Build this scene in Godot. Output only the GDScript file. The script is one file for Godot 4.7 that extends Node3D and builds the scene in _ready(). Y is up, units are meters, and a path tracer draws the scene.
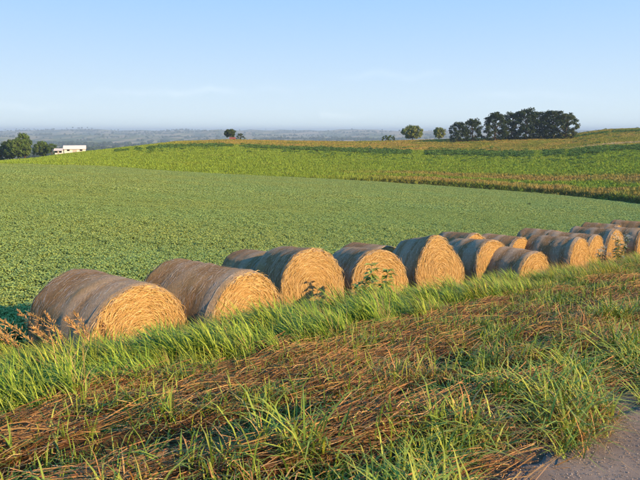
extends Node3D
# Round hay bales below a country road, a bean field, terraced pasture and a hazy valley.
# World: camera above the road at x = 0, z = 0, looking down -z. "d" is the distance ahead (-z).
# "s" runs along the bale row, "t" runs from the road across the verge into the field.

const EYE := 1.5
const FOCAL := 560.0 / 480.0
const ROW := 0.8203          # direction of the bale row, radians right of straight ahead
const SUN_AZ := 55.0         # degrees: the sun stands to the right and a little behind the camera
const SUN_EL := 22.0

var rng := RandomNumberGenerator.new()
var noise := FastNoiseLite.new()
var patch_noise := FastNoiseLite.new()
var cells := FastNoiseLite.new()
var taken := {}
var M := {}
var sr := sin(ROW)
var cr := cos(ROW)
var bale_spots := []

# columns of the middle ground: u = x / d, edge of the bean field, height there, crest distance, crest height
var cu := PackedFloat64Array([-2.0, -0.674, -0.567, -0.50, -0.445, -0.373, -0.32, -0.25, -0.16, -0.053, 0.053, 0.143, 0.232, 0.357, 0.447, 0.503, 0.575, 0.75, 2.0])
var cedge := PackedFloat64Array([60.0, 79, 91, 98, 105, 110, 109, 107, 109, 116, 119, 119, 117, 108, 99, 93, 82, 62, 40])
var ccrest := PackedFloat64Array([120.0, 130, 140, 160, 180, 205, 222, 240, 250, 255, 255, 255, 252, 252, 265, 288, 300, 310, 310])
var ccrest_y := PackedFloat64Array([-5.601, -5.964, -6.168, -6.281, -5.836, -5.173, -4.451, -2.976, -2.383, -2.990, -3.344, -2.902, -2.196, -1.542, 0.131, 2.292, 3.047, 3.631, 3.631])


class MB:
	var v := PackedVector3Array()
	var n := PackedVector3Array()
	var c := PackedColorArray()
	var idx := PackedInt32Array()
	var smooth := false
	func vert(p: Vector3, col: Color, nn := Vector3.UP) -> int:
		v.append(p)
		c.append(col)
		if smooth: n.append(nn)
		return v.size() - 1
	func tri(a: int, b: int, d: int) -> void:
		idx.append(a); idx.append(b); idx.append(d)
	func quad(a: int, b: int, d: int, e: int) -> void:
		tri(a, b, d); tri(a, d, e)
	func face(a: Vector3, b: Vector3, d: Vector3, e: Vector3, col: Color) -> void:
		var i := v.size()
		for p in [a, b, d, e]: vert(p, col)
		quad(i, i + 1, i + 2, i + 3)
	func tri_face(a: Vector3, b: Vector3, d: Vector3, col: Color) -> void:
		var i := v.size()
		for p in [a, b, d]: vert(p, col)
		tri(i, i + 1, i + 2)
	func box(lo: Vector3, hi: Vector3, col: Color) -> void:
		var p := []
		for k in 8:
			p.append(Vector3(hi.x if k & 1 else lo.x, hi.y if k & 2 else lo.y, hi.z if k & 4 else lo.z))
		for q in [[0, 1, 3, 2], [5, 4, 6, 7], [4, 0, 2, 6], [1, 5, 7, 3], [2, 3, 7, 6], [4, 5, 1, 0]]:
			face(p[q[3]], p[q[2]], p[q[1]], p[q[0]], col)
	func tube(a: Vector3, b: Vector3, ra: float, rb: float, col: Color, sides := 6) -> void:
		var ax := (b - a).normalized()
		var s1 := ax.cross(Vector3(0.31, 0.2, 0.93)).normalized()
		var s2 := ax.cross(s1)
		var i := v.size()
		for k in sides:
			var w := TAU * k / sides
			var o := s1 * cos(w) + s2 * sin(w)
			vert(a + o * ra, col, o)
			vert(b + o * rb, col, o)
		for k in sides:
			var j := (k + 1) % sides
			quad(i + 2 * k, i + 2 * k + 1, i + 2 * j + 1, i + 2 * j)
	func mesh() -> ArrayMesh:
		var arr := []
		arr.resize(Mesh.ARRAY_MAX)
		arr[Mesh.ARRAY_VERTEX] = v
		if smooth: arr[Mesh.ARRAY_NORMAL] = n
		arr[Mesh.ARRAY_COLOR] = c
		arr[Mesh.ARRAY_INDEX] = idx
		var m := ArrayMesh.new()
		m.add_surface_from_arrays(Mesh.PRIMITIVE_TRIANGLES, arr)
		return m


# ---------------------------------------------------------------- small helpers
func numbered(called: String) -> String:
	var k: int = taken.get(called, 0)
	taken[called] = k + 1
	return called if k == 0 else "%s_%03d" % [called, k]

func tag(o: Node, label := "", category := "", group := "", kind := "") -> void:
	if label: o.set_meta("label", label)
	if category: o.set_meta("category", category)
	if group: o.set_meta("group", group)
	if kind: o.set_meta("kind", kind)

func thing(called: String, at: Vector3, label: String, category: String, group := "", kind := "") -> Node3D:
	var o := Node3D.new()
	o.name = numbered(called)
	add_child(o)
	o.position = at
	tag(o, label, category, group, kind)
	return o

func part(called: String, mesh: Mesh, mat: Material, parent: Node) -> MeshInstance3D:
	var o := MeshInstance3D.new()
	o.name = called
	o.mesh = mesh
	o.material_override = mat
	parent.add_child(o, true)
	return o

func scatter(called: String, mesh: Mesh, mat: Material, xf: Array, cols: PackedColorArray, parent: Node) -> void:
	var mm := MultiMesh.new()
	mm.transform_format = MultiMesh.TRANSFORM_3D
	mm.use_colors = true
	mm.mesh = mesh
	mm.instance_count = xf.size()
	for i in xf.size():
		mm.set_instance_transform(i, xf[i])
		mm.set_instance_color(i, cols[i])
	var o := MultiMeshInstance3D.new()
	o.name = called
	o.multimesh = mm
	o.material_override = mat
	o.set_meta("kind", "stuff")
	parent.add_child(o, true)

func rr(a: float, b: float) -> float:
	return rng.randf_range(a, b)

func sst(a: float, b: float, x: float) -> float:
	return smoothstep(a, b, x)

func lut(xs: PackedFloat64Array, ys: PackedFloat64Array, x: float) -> float:
	if x <= xs[0]: return ys[0]
	for i in range(1, xs.size()):
		if x <= xs[i]:
			var w := (x - xs[i - 1]) / (xs[i] - xs[i - 1])
			return lerpf(ys[i - 1], ys[i], w)
	return ys[ys.size() - 1]

func jit(c: Color, amount: float) -> Color:
	var k := 1.0 + rr(-amount, amount)
	return Color(c.r * k * (1.0 + rr(-amount, amount) * 0.4), c.g * k, c.b * k * (1.0 + rr(-amount, amount) * 0.5))

# ---------------------------------------------------------------- the lie of the land
func s_of(x: float, d: float) -> float: return x * sr + d * cr
func t_of(x: float, d: float) -> float: return -x * cr + d * sr
func x_of(s: float, t: float) -> float: return s * sr - t * cr
func d_of(s: float, t: float) -> float: return s * cr + t * sr

func furrow(x: float, d: float) -> float:
	# rake lines in the mown verge, running a little across the row
	var q := -x * 0.375 + d * 0.927 + 0.22 * noise.get_noise_2d(x * 14.0, d * 14.0)
	return 0.5 + 0.5 * sin(q * TAU / 0.82)

func verge(s: float, t: float) -> float:
	var w := clampf((t - 1.15) / 4.75, 0.0, 1.0)
	return -1.15 * pow(w, 1.18) - 0.70 * sst(5.6, 7.1, t)

func near_h(x: float, d: float) -> float:
	var s := s_of(x, d)
	var t := t_of(x, d)
	var h := -0.083 * clampf(s, -60.0, 400.0) + verge(s, t)
	if t < -6.0: h -= minf(1.5, 0.1 * (-6.0 - t))
	var r := sqrt(x * x + d * d)
	if r < 60.0:
		var m := sst(1.2, 1.9, t) * (1.0 - sst(6.4, 7.2, t))
		var fr := furrow(x, d)
		h += m * (0.17 * pow(fr, 1.5) + 0.05 * noise.get_noise_2d(x * 60.0, d * 60.0))
		h += 0.05 * sst(6.0, 8.0, t) * noise.get_noise_2d(x * 12.0, d * 12.0)
	return h

func height(x: float, z: float) -> float:
	var d := -z
	var n := near_h(x, d)
	if d < 30.0: return n
	var u := x / d
	var e := lut(cu, cedge, u)
	if d <= e: return n
	var ne := near_h(u * e, e)
	var cd := lut(cu, ccrest, u)
	var cy := lut(cu, ccrest_y, u)
	var roll := patch_noise.get_noise_2d(x * 1.2, d * 1.2)
	if d < cd:
		var q := (d - e) / (cd - e)
		var bank := 0.6 * sst(-0.04, 0.2, u) * sst(0.0, 2.2, d - e) * (1.0 - sst(0.15, 0.6, q))
		return lerpf(ne, cy, q) + bank + roll * 0.35 * sin(PI * q)
	var r := sqrt(x * x + d * d)
	var far_d := PackedFloat64Array([cd, cd * 1.25, cd * 1.7, 700.0, 1300.0, 2100.0, 3100.0, 4200.0, 5400.0, 6600.0, 14000.0])
	var far_y := PackedFloat64Array([cy, cy - 1.2, cy - 6.5, -33.0, -48.0, -51.0, -44.0, -27.0, 1.0, -30.0, -300.0])
	var w := sst(cd * 1.3, 1200.0, d)
	return lut(far_d, far_y, d) + w * (4.0 + 42.0 * sst(1200.0, 5000.0, r)) * patch_noise.get_noise_2d(x * 0.07 + 300.0, d * 0.14)

# 0 at the bean field's edge, 1 on the crest
func q_of(x: float, d: float) -> float:
	if d < 30.0: return -1.0
	var u := x / d
	var e := lut(cu, cedge, u)
	return (d - e) / (lut(cu, ccrest, u) - e)

func strip_q(u: float) -> float:
	return lut(PackedFloat64Array([-0.35, -0.05, 0.15, 0.43, 0.6]), PackedFloat64Array([0.74, 0.64, 0.56, 0.46, 0.44]), u)

const SOIL := Color(0.085, 0.062, 0.036)
const THATCH := Color(0.15, 0.078, 0.034)
const LEAF := Color(0.085, 0.155, 0.045)
const BRIGHT := Color(0.27, 0.375, 0.048)
const TAN := Color(0.40, 0.29, 0.09)

# what grows on the hill beyond the beans: pasture in contour strips
func hill_color(x: float, d: float) -> Color:
	var q := q_of(x, d)
	var u := x / d
	var wob := 0.025 * noise.get_noise_2d(x * 1.6, d * 1.6)
	var rough := noise.get_noise_2d(x * 3.0 + 90.0, d * 6.0)
	var c := BRIGHT.lerp(Color(0.225, 0.325, 0.042), 0.5 + 0.5 * patch_noise.get_noise_2d(x * 2.0, d * 5.0))
	var right := sst(-0.02, 0.25, u)
	q += wob
	var dry := right * maxf(sst(0.0, 0.01, q) * (1.0 - sst(0.05, 0.062, q)), sst(0.078, 0.09, q) * (1.0 - sst(0.12, 0.16, q)))
	c = c.lerp(TAN, clampf(dry * (0.85 + 0.5 * rough), 0.0, 1.0))
	var sq := strip_q(u)
	var top := sst(sq + 0.06, sq + 0.10, q) * sst(-0.33, -0.2, u)
	var topc := Color(0.46, 0.33, 0.09).lerp(Color(0.27, 0.30, 0.05), clampf(0.45 + 1.1 * rough + 0.25 * sst(0.1, 0.5, u), 0.0, 1.0))
	c = c.lerp(topc, top)
	var streak := noise.get_noise_2d(u * 260.0, q * 900.0 + 40.0)
	c = c.lerp(TAN, clampf(1.5 * streak - 0.25, 0.0, 0.55) * (0.25 + 0.75 * top))
	c = c.lerp(Color(0.11, 0.18, 0.03), clampf(-1.6 * streak - 0.25, 0.0, 0.6) * (0.35 + 0.65 * top))
	c = c.lerp(Color(0.55, 0.44, 0.24), sst(0.40, 0.5, u) * sst(0.545, 0.552, q) * (1.0 - sst(0.568, 0.576, q)))
	return c

func land_color(x: float, z: float) -> Color:
	var d := -z
	var s := s_of(x, d)
	var t := t_of(x, d)
	var r := sqrt(x * x + d * d)
	var g := 1.0 + 0.35 * noise.get_noise_2d(x * 20.0, d * 20.0)
	if d < 30.0 or q_of(x, d) < 0.0:
		var c := SOIL
		c = c.lerp(THATCH, sst(1.0, 1.5, t) * (1.0 - sst(5.8, 6.8, t)) * (0.35 + 0.65 * furrow(x, d)))
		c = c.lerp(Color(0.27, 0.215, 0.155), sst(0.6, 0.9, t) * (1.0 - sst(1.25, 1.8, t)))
		if t > 8.5 or t < -6.0:
			c = c.lerp(Color(0.06, 0.095, 0.032), sst(9.0, 10.5, t) if t > 0.0 else 1.0)
		return Color(c.r * g, c.g * g, c.b * g)
	if q_of(x, d) < 1.25:
		var c := hill_color(x, d)
		return Color(c.r * 0.8 * g, c.g * 0.8 * g, c.b * 0.8 * g)
	var k := cells.get_noise_2d(x * 0.28, d * 1.0)
	var f := fposmod(k * 7.3, 1.0)
	var far := Color(0.10, 0.15, 0.045)
	if f > 0.62: far = Color(0.46, 0.39, 0.22)
	elif f > 0.45: far = Color(0.28, 0.31, 0.11)
	elif f < 0.2: far = Color(0.06, 0.10, 0.035)
	return far if r > 350.0 else Color(0.12, 0.19, 0.04)


# ---------------------------------------------------------------- materials
func mat(col := Color.WHITE, rough := 0.9, backlight := 0.0, spec := 0.35) -> StandardMaterial3D:
	var m := StandardMaterial3D.new()
	m.albedo_color = col
	m.vertex_color_use_as_albedo = true
	m.roughness = rough
	m.metallic_specular = spec
	m.cull_mode = BaseMaterial3D.CULL_DISABLED
	if backlight > 0.0:
		m.backlight_enabled = true
		m.backlight = Color(backlight, backlight, backlight * 0.6)
	return m

func grain(freq: float, lo: Color, hi: Color, oct := 5, size := 512) -> NoiseTexture2D:
	var f := FastNoiseLite.new()
	f.seed = 11
	f.noise_type = FastNoiseLite.TYPE_SIMPLEX
	f.frequency = freq
	f.fractal_octaves = oct
	f.fractal_gain = 0.65
	var t := NoiseTexture2D.new()
	t.width = size
	t.height = size
	t.seamless = true
	t.noise = f
	var g := Gradient.new()
	g.set_color(0, lo)
	g.set_color(1, hi)
	t.color_ramp = g
	return t

func make_materials() -> void:
	M.ground = mat(Color.WHITE, 1.0, 0.0, 0.1)
	M.ground.albedo_texture = grain(0.03, Color(0.62, 0.62, 0.62), Color(1, 1, 1))
	M.ground.uv1_triplanar = true
	M.ground.uv1_world_triplanar = true
	M.ground.uv1_scale = Vector3(0.7, 0.7, 0.7)
	M.road = mat(Color.WHITE, 0.95, 0.0, 0.2)
	M.road.albedo_texture = grain(0.09, Color(0.68, 0.66, 0.65), Color(1, 0.99, 0.98))
	M.road.uv1_triplanar = true
	M.road.uv1_world_triplanar = true
	M.road.uv1_scale = Vector3(3.0, 3.0, 3.0)
	M.road.heightmap_enabled = true
	M.road.heightmap_texture = grain(0.22, Color.BLACK, Color.WHITE, 3)
	M.road.heightmap_scale = 0.7
	M.stone = mat(Color.WHITE, 0.95, 0.0, 0.2)
	M.grass = mat(Color.WHITE, 0.55, 0.5, 0.4)
	M.leaf = mat(Color.WHITE, 0.6, 0.4, 0.35)
	M.crop = mat(Color.WHITE, 0.65, 0.3, 0.3)
	M.tuft = mat(Color.WHITE, 0.85, 0.3, 0.15)
	M.dry = mat(Color.WHITE, 0.8, 0.2, 0.25)
	M.straw = mat(Color.WHITE, 0.7, 0.15, 0.3)
	M.bark = mat(Color.WHITE, 0.95, 0.0, 0.15)
	M.paint = mat(Color.WHITE, 0.7, 0.0, 0.3)
	M.glass = mat(Color(0.12, 0.14, 0.16), 0.1, 0.0, 0.5)
	M.bale_end = mat(Color.WHITE, 0.9, 0.0, 0.15)
	M.bale_end.albedo_texture = grain(0.05, Color(0.66, 0.62, 0.56), Color(1, 1, 1), 5)
	M.bale_end.uv1_triplanar = true
	M.bale_end.uv1_scale = Vector3(2.2, 2.2, 2.2)
	M.bale_end.heightmap_enabled = true
	M.bale_end.heightmap_texture = M.bale_end.albedo_texture
	M.bale_end.heightmap_scale = 2.0
	M.bale_side = mat(Color.WHITE, 0.75, 0.0, 0.3)
	M.bale_side.albedo_texture = grain(0.035, Color(0.50, 0.47, 0.44), Color(1, 1, 1), 5)
	M.bale_side.uv1_triplanar = true
	M.bale_side.uv1_scale = Vector3(1.0, 1.0, 5.0)
	M.bale_side.heightmap_enabled = true
	M.bale_side.heightmap_texture = M.bale_side.albedo_texture
	M.bale_side.heightmap_scale = 3.0


# ---------------------------------------------------------------- grass and crop pieces
func blade(mb: MB, base: Vector3, out: Vector3, h: float, lean: float, w: float, col: Color, segs := 3) -> void:
	# a ribbon that rises and bends over towards "out"
	var side := out.cross(Vector3.UP).normalized().rotated(Vector3.UP, rr(-0.9, 0.9))
	var i := mb.v.size()
	for k in segs:
		var f := float(k) / segs
		var p := base + Vector3.UP * (h * (f - 0.42 * lean * f * f * f)) + out * (h * lean * (0.35 * f + 0.75 * f * f))
		var ww := w * (0.5 if k == 0 else 0.5 - 0.16 * f)
		mb.vert(p - side * ww, col)
		mb.vert(p + side * ww, col)
	mb.vert(base + Vector3.UP * (h * (1.0 - 0.42 * lean)) + out * (h * lean * 1.1), col)
	for k in segs - 1:
		mb.quad(i + 2 * k, i + 2 * k + 1, i + 2 * k + 3, i + 2 * k + 2)
	mb.tri(i + 2 * segs - 2, i + 2 * segs - 1, i + 2 * segs)

func grass_clump(count: int, radius: float, h0: float, h1: float, lean0: float, lean1: float, width: float, greens: Array, wind: Vector3, windy: float) -> ArrayMesh:
	var mb := MB.new()
	for k in count:
		var a := rr(0, TAU)
		var base := Vector3(cos(a), 0, sin(a)) * radius * sqrt(rng.randf())
		var b := rr(0, TAU)
		var out := (Vector3(cos(b), 0, sin(b)) + wind * windy).normalized()
		var col: Color = jit(greens[rng.randi() % greens.size()], 0.22)
		blade(mb, base, out, rr(h0, h1), rr(lean0, lean1), width * rr(0.7, 1.25), col)
	return mb.mesh()

func stalk_mat(count: int, spread: float, len0: float, len1: float, turn: float, rise: float, cols: Array) -> ArrayMesh:
	# cut stalks lying more or less the same way
	var mb := MB.new()
	for k in count:
		var p := Vector3(rr(-spread, spread) * 1.3, rr(0.0, rise), rr(-spread, spread))
		var dir := Vector3.RIGHT.rotated(Vector3.UP, rr(-turn, turn))
		dir = (dir + Vector3.UP * rr(-0.12, 0.3)).normalized()
		var l := rr(len0, len1)
		var side := dir.cross(Vector3.UP).normalized().rotated(dir, rr(-1.2, 1.2)) * rr(0.0012, 0.0028)
		var bend := Vector3(0, rr(-0.03, 0.02), 0) + side.normalized() * rr(-0.03, 0.03)
		var col: Color = jit(cols[rng.randi() % cols.size()], 0.3)
		var i := mb.v.size()
		for f in [-0.5, 0.0, 0.5]:
			var c: Vector3 = p + dir * l * f + bend * (1.0 - 4.0 * f * f)
			mb.vert(c - side, col)
			mb.vert(c + side, col)
		mb.quad(i, i + 1, i + 3, i + 2)
		mb.quad(i + 2, i + 3, i + 5, i + 4)
	return mb.mesh()

func leafy(count: int, radius: float, h: float, size: float, cols: Array) -> ArrayMesh:
	# a low plant: leaflets in threes on a rounded canopy, with stems below
	var mb := MB.new()
	for k in count:
		var a := rr(0, TAU)
		var f := sqrt(rng.randf())
		var p := Vector3(cos(a) * f * radius, h * (1.0 - 0.4 * f * f) * rr(0.72, 1.05), sin(a) * f * radius)
		var col: Color = jit(cols[rng.randi() % cols.size()], 0.2)
		for j in 3:
			var b := a + (j - 1) * 1.5 + rr(-0.4, 0.4)
			var dir := Vector3(cos(b), rr(-0.9, 0.5), sin(b)).normalized()
			var side := dir.cross(Vector3.UP).normalized().rotated(dir, rr(-0.8, 0.8)) * size * 0.36
			var l := size * rr(0.85, 1.2)
			mb.face(p, p + dir * l * 0.45 + side, p + dir * l, p + dir * l * 0.45 - side, col)
	return mb.mesh()

func in_bale(x: float, d: float, grow := 0.0) -> bool:
	for b in bale_spots:
		var v: Vector2 = Vector2(x, d) - b.p
		var along: float = v.dot(b.back)
		var across: float = absf(v.dot(b.side))
		if along > -grow and along < b.len + grow and across < 0.66 + grow: return true
	return false

func spot(x: float, d: float, sink := 0.0) -> Vector3:
	return Vector3(x, height(x, -d) - sink, -d)

func turned(scale: float, tall := 1.0, yaw := INF) -> Basis:
	return Basis(Vector3.UP, rr(0, TAU) if yaw == INF else yaw).scaled(Vector3(scale, scale * tall, scale))


# ---------------------------------------------------------------- hay bales
func bale_ring(p: Dictionary, th: float, r: float) -> Vector2:
	# a slumped circle: flat underneath, sometimes peaked on top
	var c := cos(th)
	var s := sin(th)
	var n := 1.0 + 0.022 * noise.get_noise_2d(c * 60.0 + p.seed * 50.0, s * 60.0) + 0.012 * noise.get_noise_2d(c * 190.0 + p.seed * 31.0, s * 190.0)
	var x: float = p.rx * c * n * r * (1.0 - p.peak * 0.35 * maxf(s, 0.0)) * (1.0 + p.sag * 0.10 * maxf(-s, 0.0))
	var y: float = p.ry * s * n * r * (1.0 + p.peak * 0.13 * pow(maxf(s, 0.0), 4.0)) + p.ry
	var floor_y: float = 0.13 * p.ry
	if y < floor_y: y = floor_y + (y - floor_y) * 0.15
	return Vector2(x, y - 0.1 * p.ry)

func make_bale(p: Dictionary) -> Node3D:
	rng.seed = 700 + int(p.seed) * 17
	var root := thing("hay_bale", p.at, p.label, "hay bale", p.group)
	root.rotation = Vector3(-p.tilt, p.turn, p.get("roll", 0.0))
	var length: float = p.len
	var around := 72
	# --- the rolled side under its net
	var mb := MB.new()
	mb.smooth = true
	var along := 34
	var prof := []
	for j in along + 1:
		var f := float(j) / along
		var z := -length * f
		var edge: float = minf(f, 1.0 - f) * length
		var round_off := 1.0 - 0.05 * pow(maxf(0.0, 1.0 - edge / 0.07), 2.0)
		var taper: float = 1.0 - p.taper * f
		var band := noise.get_noise_1d(f * 130.0 + p.seed * 40.0)
		prof.append([z, round_off * taper * (1.0 + 0.03 * band), band])
	for j in along + 1:
		for i in around + 1:
			var th := TAU * i / around
			var o := bale_ring(p, th, prof[j][1])
			var nz := noise.get_noise_3d(cos(th) * 40.0 + p.seed * 9.0, sin(th) * 40.0, prof[j][0] * 70.0)
			var col := Color(0.44, 0.285, 0.13).lerp(Color(0.64, 0.52, 0.36), clampf(0.42 + 2.1 * prof[j][2] + 0.7 * nz, 0, 1))
			col = col.lerp(Color(0.58, 0.41, 0.18), clampf(1.6 * nz - 0.1, 0, 0.85))
			var mid := Vector2(0, p.ry * 0.9)
			o = mid + (o - mid) * (1.0 + 0.03 * nz + 0.016 * noise.get_noise_3d(cos(th) * 130.0, sin(th) * 130.0 + p.seed * 15.0, prof[j][0] * 160.0))
			mb.vert(Vector3(o.x, o.y, prof[j][0]), col, Vector3(cos(th), sin(th), 0))
	for j in along:
		for i in around:
			var a := j * (around + 1) + i
			mb.quad(a, a + around + 1, a + around + 2, a + 1)
	fix_normals(mb)
	var side := part("wrapped_side", mb.mesh(), M.bale_side, root)
	# --- the two ends, wound in a spiral
	for e in 2:
		var eb := MB.new()
		eb.smooth = true
		var rings := 34
		var z0: float = 0.0 if e == 0 else -length
		var sgn := 1.0 if e == 0 else -1.0
		var rim: float = prof[0 if e == 0 else along][1]
		for j in rings + 1:
			var f := float(j) / rings
			for i in around + 1:
				var th := TAU * i / around
				var o := bale_ring(p, th, rim * f)
				o.y = lerpf(p.ry * 0.9, bale_ring(p, th, rim).y, f)
				var wind := sin(TAU * (f * 10.0 - th / TAU) + 2.0 * noise.get_noise_2d(o.x * 60.0, o.y * 60.0 + p.seed * 20.0))
				var bulge := 0.05 * (1.0 - f * f) - 0.035 * pow(f, 9.0)
				var dz := bulge + 0.010 * wind * sst(0.0, 0.15, f) + 0.03 * noise.get_noise_2d(o.x * 45.0 + p.seed * 60.0, o.y * 45.0)
				if j == rings: dz = 0.0
				var col := Color(0.49, 0.32, 0.12).lerp(Color(0.62, 0.435, 0.19), 0.5 + 0.42 * wind)
				eb.vert(Vector3(o.x, o.y, z0 + sgn * dz), col, Vector3(0, 0, sgn))
		for j in rings:
			for i in around:
				var a := j * (around + 1) + i
				if e == 0: eb.quad(a, a + around + 1, a + around + 2, a + 1)
				else: eb.quad(a, a + 1, a + around + 2, a + around + 1)
		fix_normals(eb)
		part("end_face", eb.mesh(), M.bale_end, root)
	# --- stems that stick out of the front end and a few on the side
	var fb := MB.new()
	for k in int(p.stems * 1.7):
		var f := sqrt(rr(0.0, 1.0))
		var th := rr(0, TAU)
		var o := bale_ring(p, th, f * 0.985)
		o.y = lerpf(p.ry * 0.9, bale_ring(p, th, 0.985).y, f)
		var tang := Vector3(-sin(th), cos(th), 0).rotated(Vector3(0, 0, 1), rr(-0.45, 0.45)) * (1.0 if rng.randf() > 0.5 else -1.0)
		var dir := (tang + Vector3(0, 0, rr(-0.10, 0.28))).normalized()
		var l := rr(0.06, 0.2)
		var w := dir.cross(Vector3(0, 0, 1)).normalized().rotated(dir, rr(-0.8, 0.8)) * rr(0.0012, 0.0034)
		var base := Vector3(o.x, o.y, 0.05 * (1.0 - f * f) + rr(0.0, 0.022))
		var droop := Vector3(-cos(th), -sin(th), 0) * l * 0.12 + Vector3(0, -l * 0.1, 0)
		var col: Color = jit([Color(0.60, 0.42, 0.18), Color(0.53, 0.355, 0.135), Color(0.66, 0.49, 0.24), Color(0.43, 0.275, 0.10)][rng.randi() % 4], 0.2)
		fb.face(base - w, base + w, base + dir * l * 0.55 + w, base + dir * l * 0.55 - w, col)
		fb.tri_face(base + dir * l * 0.55 - w, base + dir * l * 0.55 + w, base + dir * l + droop, col)
	for k in int(p.stems * 0.45):
		var th := rr(-0.3, PI + 0.3)
		var f := rng.randf()
		var o := bale_ring(p, th, lerpf(1.0, 1.0 - p.taper, f) * 1.006)
		var dir := Vector3(-sin(th), cos(th), rr(-0.35, 0.35)).normalized()
		if rng.randf() > 0.5: dir = -dir
		dir = (dir + Vector3(cos(th), sin(th), 0) * rr(-0.06, 0.16)).normalized()
		var l := rr(0.05, 0.16)
		var w := dir.cross(Vector3(cos(th), sin(th), 0)).normalized() * rr(0.0018, 0.004)
		var base := Vector3(o.x, o.y, -length * f)
		var col: Color = jit([Color(0.60, 0.45, 0.25), Color(0.44, 0.31, 0.17), Color(0.62, 0.54, 0.43)][rng.randi() % 3], 0.2)
		fb.face(base - w, base + w, base + dir * l + w * 0.3, base + dir * l - w * 0.3, col)
	tag(part("loose_straw", fb.mesh(), M.straw, root), "", "", "", "stuff")
	# --- the net's hem, folded a hand's breadth over the front edge
	var hb := MB.new()
	for i in around:
		var th0 := TAU * i / around
		var th1 := TAU * (i + 1) / around
		var a0 := bale_ring(p, th0, prof[0][1] * 1.004)
		var a1 := bale_ring(p, th1, prof[0][1] * 1.004)
		var g0 := 0.965 + 0.02 * noise.get_noise_1d(i * 9.0 + p.seed * 77.0)
		var g1 := 0.965 + 0.02 * noise.get_noise_1d((i + 1) * 9.0 + p.seed * 77.0)
		var c0 := Vector2(a0.x * g0, (a0.y - p.ry * 0.9) * g0 + p.ry * 0.9)
		var c1 := Vector2(a1.x * g1, (a1.y - p.ry * 0.9) * g1 + p.ry * 0.9)
		var b0 := bale_ring(p, th0, prof[2][1] * 1.006)
		var b1 := bale_ring(p, th1, prof[2][1] * 1.006)
		var col: Color = jit(Color(0.56, 0.49, 0.38), 0.12)
		if noise.get_noise_1d(i * 5.0 + p.seed * 33.0) > -0.05:
			hb.face(Vector3(c0.x, c0.y, 0.012), Vector3(c1.x, c1.y, 0.012), Vector3(a1.x, a1.y, 0.006), Vector3(a0.x, a0.y, 0.006), col)
		hb.face(Vector3(a0.x, a0.y, 0.006), Vector3(a1.x, a1.y, 0.006), Vector3(b1.x, b1.y, prof[2][0]), Vector3(b0.x, b0.y, prof[2][0]), col)
	part("net_hem", hb.mesh(), M.bale_side, side)
	return root

func fix_normals(mb: MB) -> void:
	var acc := PackedVector3Array()
	acc.resize(mb.v.size())
	for k in range(0, mb.idx.size(), 3):
		var a := mb.v[mb.idx[k]]
		var n := (mb.v[mb.idx[k + 2]] - a).cross(mb.v[mb.idx[k + 1]] - a)
		for j in 3: acc[mb.idx[k + j]] += n
	for k in acc.size():
		mb.n[k] = acc[k].normalized() if acc[k].length_squared() > 1e-16 else mb.n[k]


# ---------------------------------------------------------------- trees
func make_tree(called: String, at: Vector3, h: float, w: float, form: String, cols: Array, label: String, category: String, group := "") -> void:
	var root := thing(called, at, label, category, group)
	var tb := MB.new()
	var bark := Color(0.09, 0.065, 0.045)
	var bare := {"pine": 0.0, "oak": 0.2, "bush": 0.05, "flat": 0.3}[form] as float
	var top := Vector3(rr(-0.05, 0.05) * h, h * 0.82, rr(-0.05, 0.05) * h)
	tb.tube(Vector3(0, -0.4, 0), top * 0.5, 0.034 * h, 0.022 * h, bark, 8)
	tb.tube(top * 0.5, top, 0.022 * h, 0.006 * h, bark, 6)
	var cb := MB.new()
	var lumps := 70 if form != "bush" else 26
	for k in lumps:
		var f := pow((k + 0.5) / lumps, 0.8)
		var y := lerpf(bare, 0.94, f)
		var reach: float
		match form:
			"pine": reach = pow(sin(PI * pow(clampf((y - bare + 0.1) / (1.1 - bare), 0, 1), 0.8)), 0.6) * 0.5 + 0.04
			"flat": reach = 0.5 * pow(sin(PI * clampf((y - bare + 0.12) / (1.12 - bare), 0, 1)), 0.6)
			"bush": reach = 0.5 * sqrt(maxf(0.0, 1.0 - y * y)) + 0.05
			_: reach = 0.5 * pow(sin(PI * clampf((y - bare + 0.1) / (1.14 - bare), 0, 1)), 0.7)
		var a := k * 2.4 + rr(-0.5, 0.5)
		var out := reach * w * pow(rng.randf(), 0.35) * rr(0.8, 1.08)
		var c := Vector3(cos(a) * out, y * h * rr(0.95, 1.05), sin(a) * out)
		if k % 3 == 0:
			tb.tube(top * clampf(y - 0.12, 0.1, 1.0), c, 0.010 * h, 0.003 * h, bark, 5)
		var big := sqrt(h * w)
		var rad := rr(0.085, 0.14) * big * 1.05
		var tone: Color = jit(cols[rng.randi() % cols.size()], 0.16)
		var leaves := 64
		for j in leaves:
			var dv := Vector3(rr(-1, 1), rr(-0.8, 0.8), rr(-1, 1))
			dv = dv.normalized() * pow(rng.randf(), 0.4) * rad
			if form == "pine": dv.y *= 0.7
			var p := c + dv
			var n := (dv.normalized() + Vector3(rr(-0.8, 0.8), rr(-0.2, 1.0), rr(-0.8, 0.8))).normalized()
			var sx := n.cross(Vector3(rr(-1, 1), rr(-1, 1), rr(-1, 1))).normalized() * rr(0.022, 0.042) * big
			var sy := n.cross(sx) * (0.45 if form == "pine" else 0.75)
			cb.face(p - sx, p + sy, p + sx, p - sy, jit(tone, 0.12))
	part("trunk", tb.mesh(), M.bark, root)
	part("crown", cb.mesh(), M.tuft, root)


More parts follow.
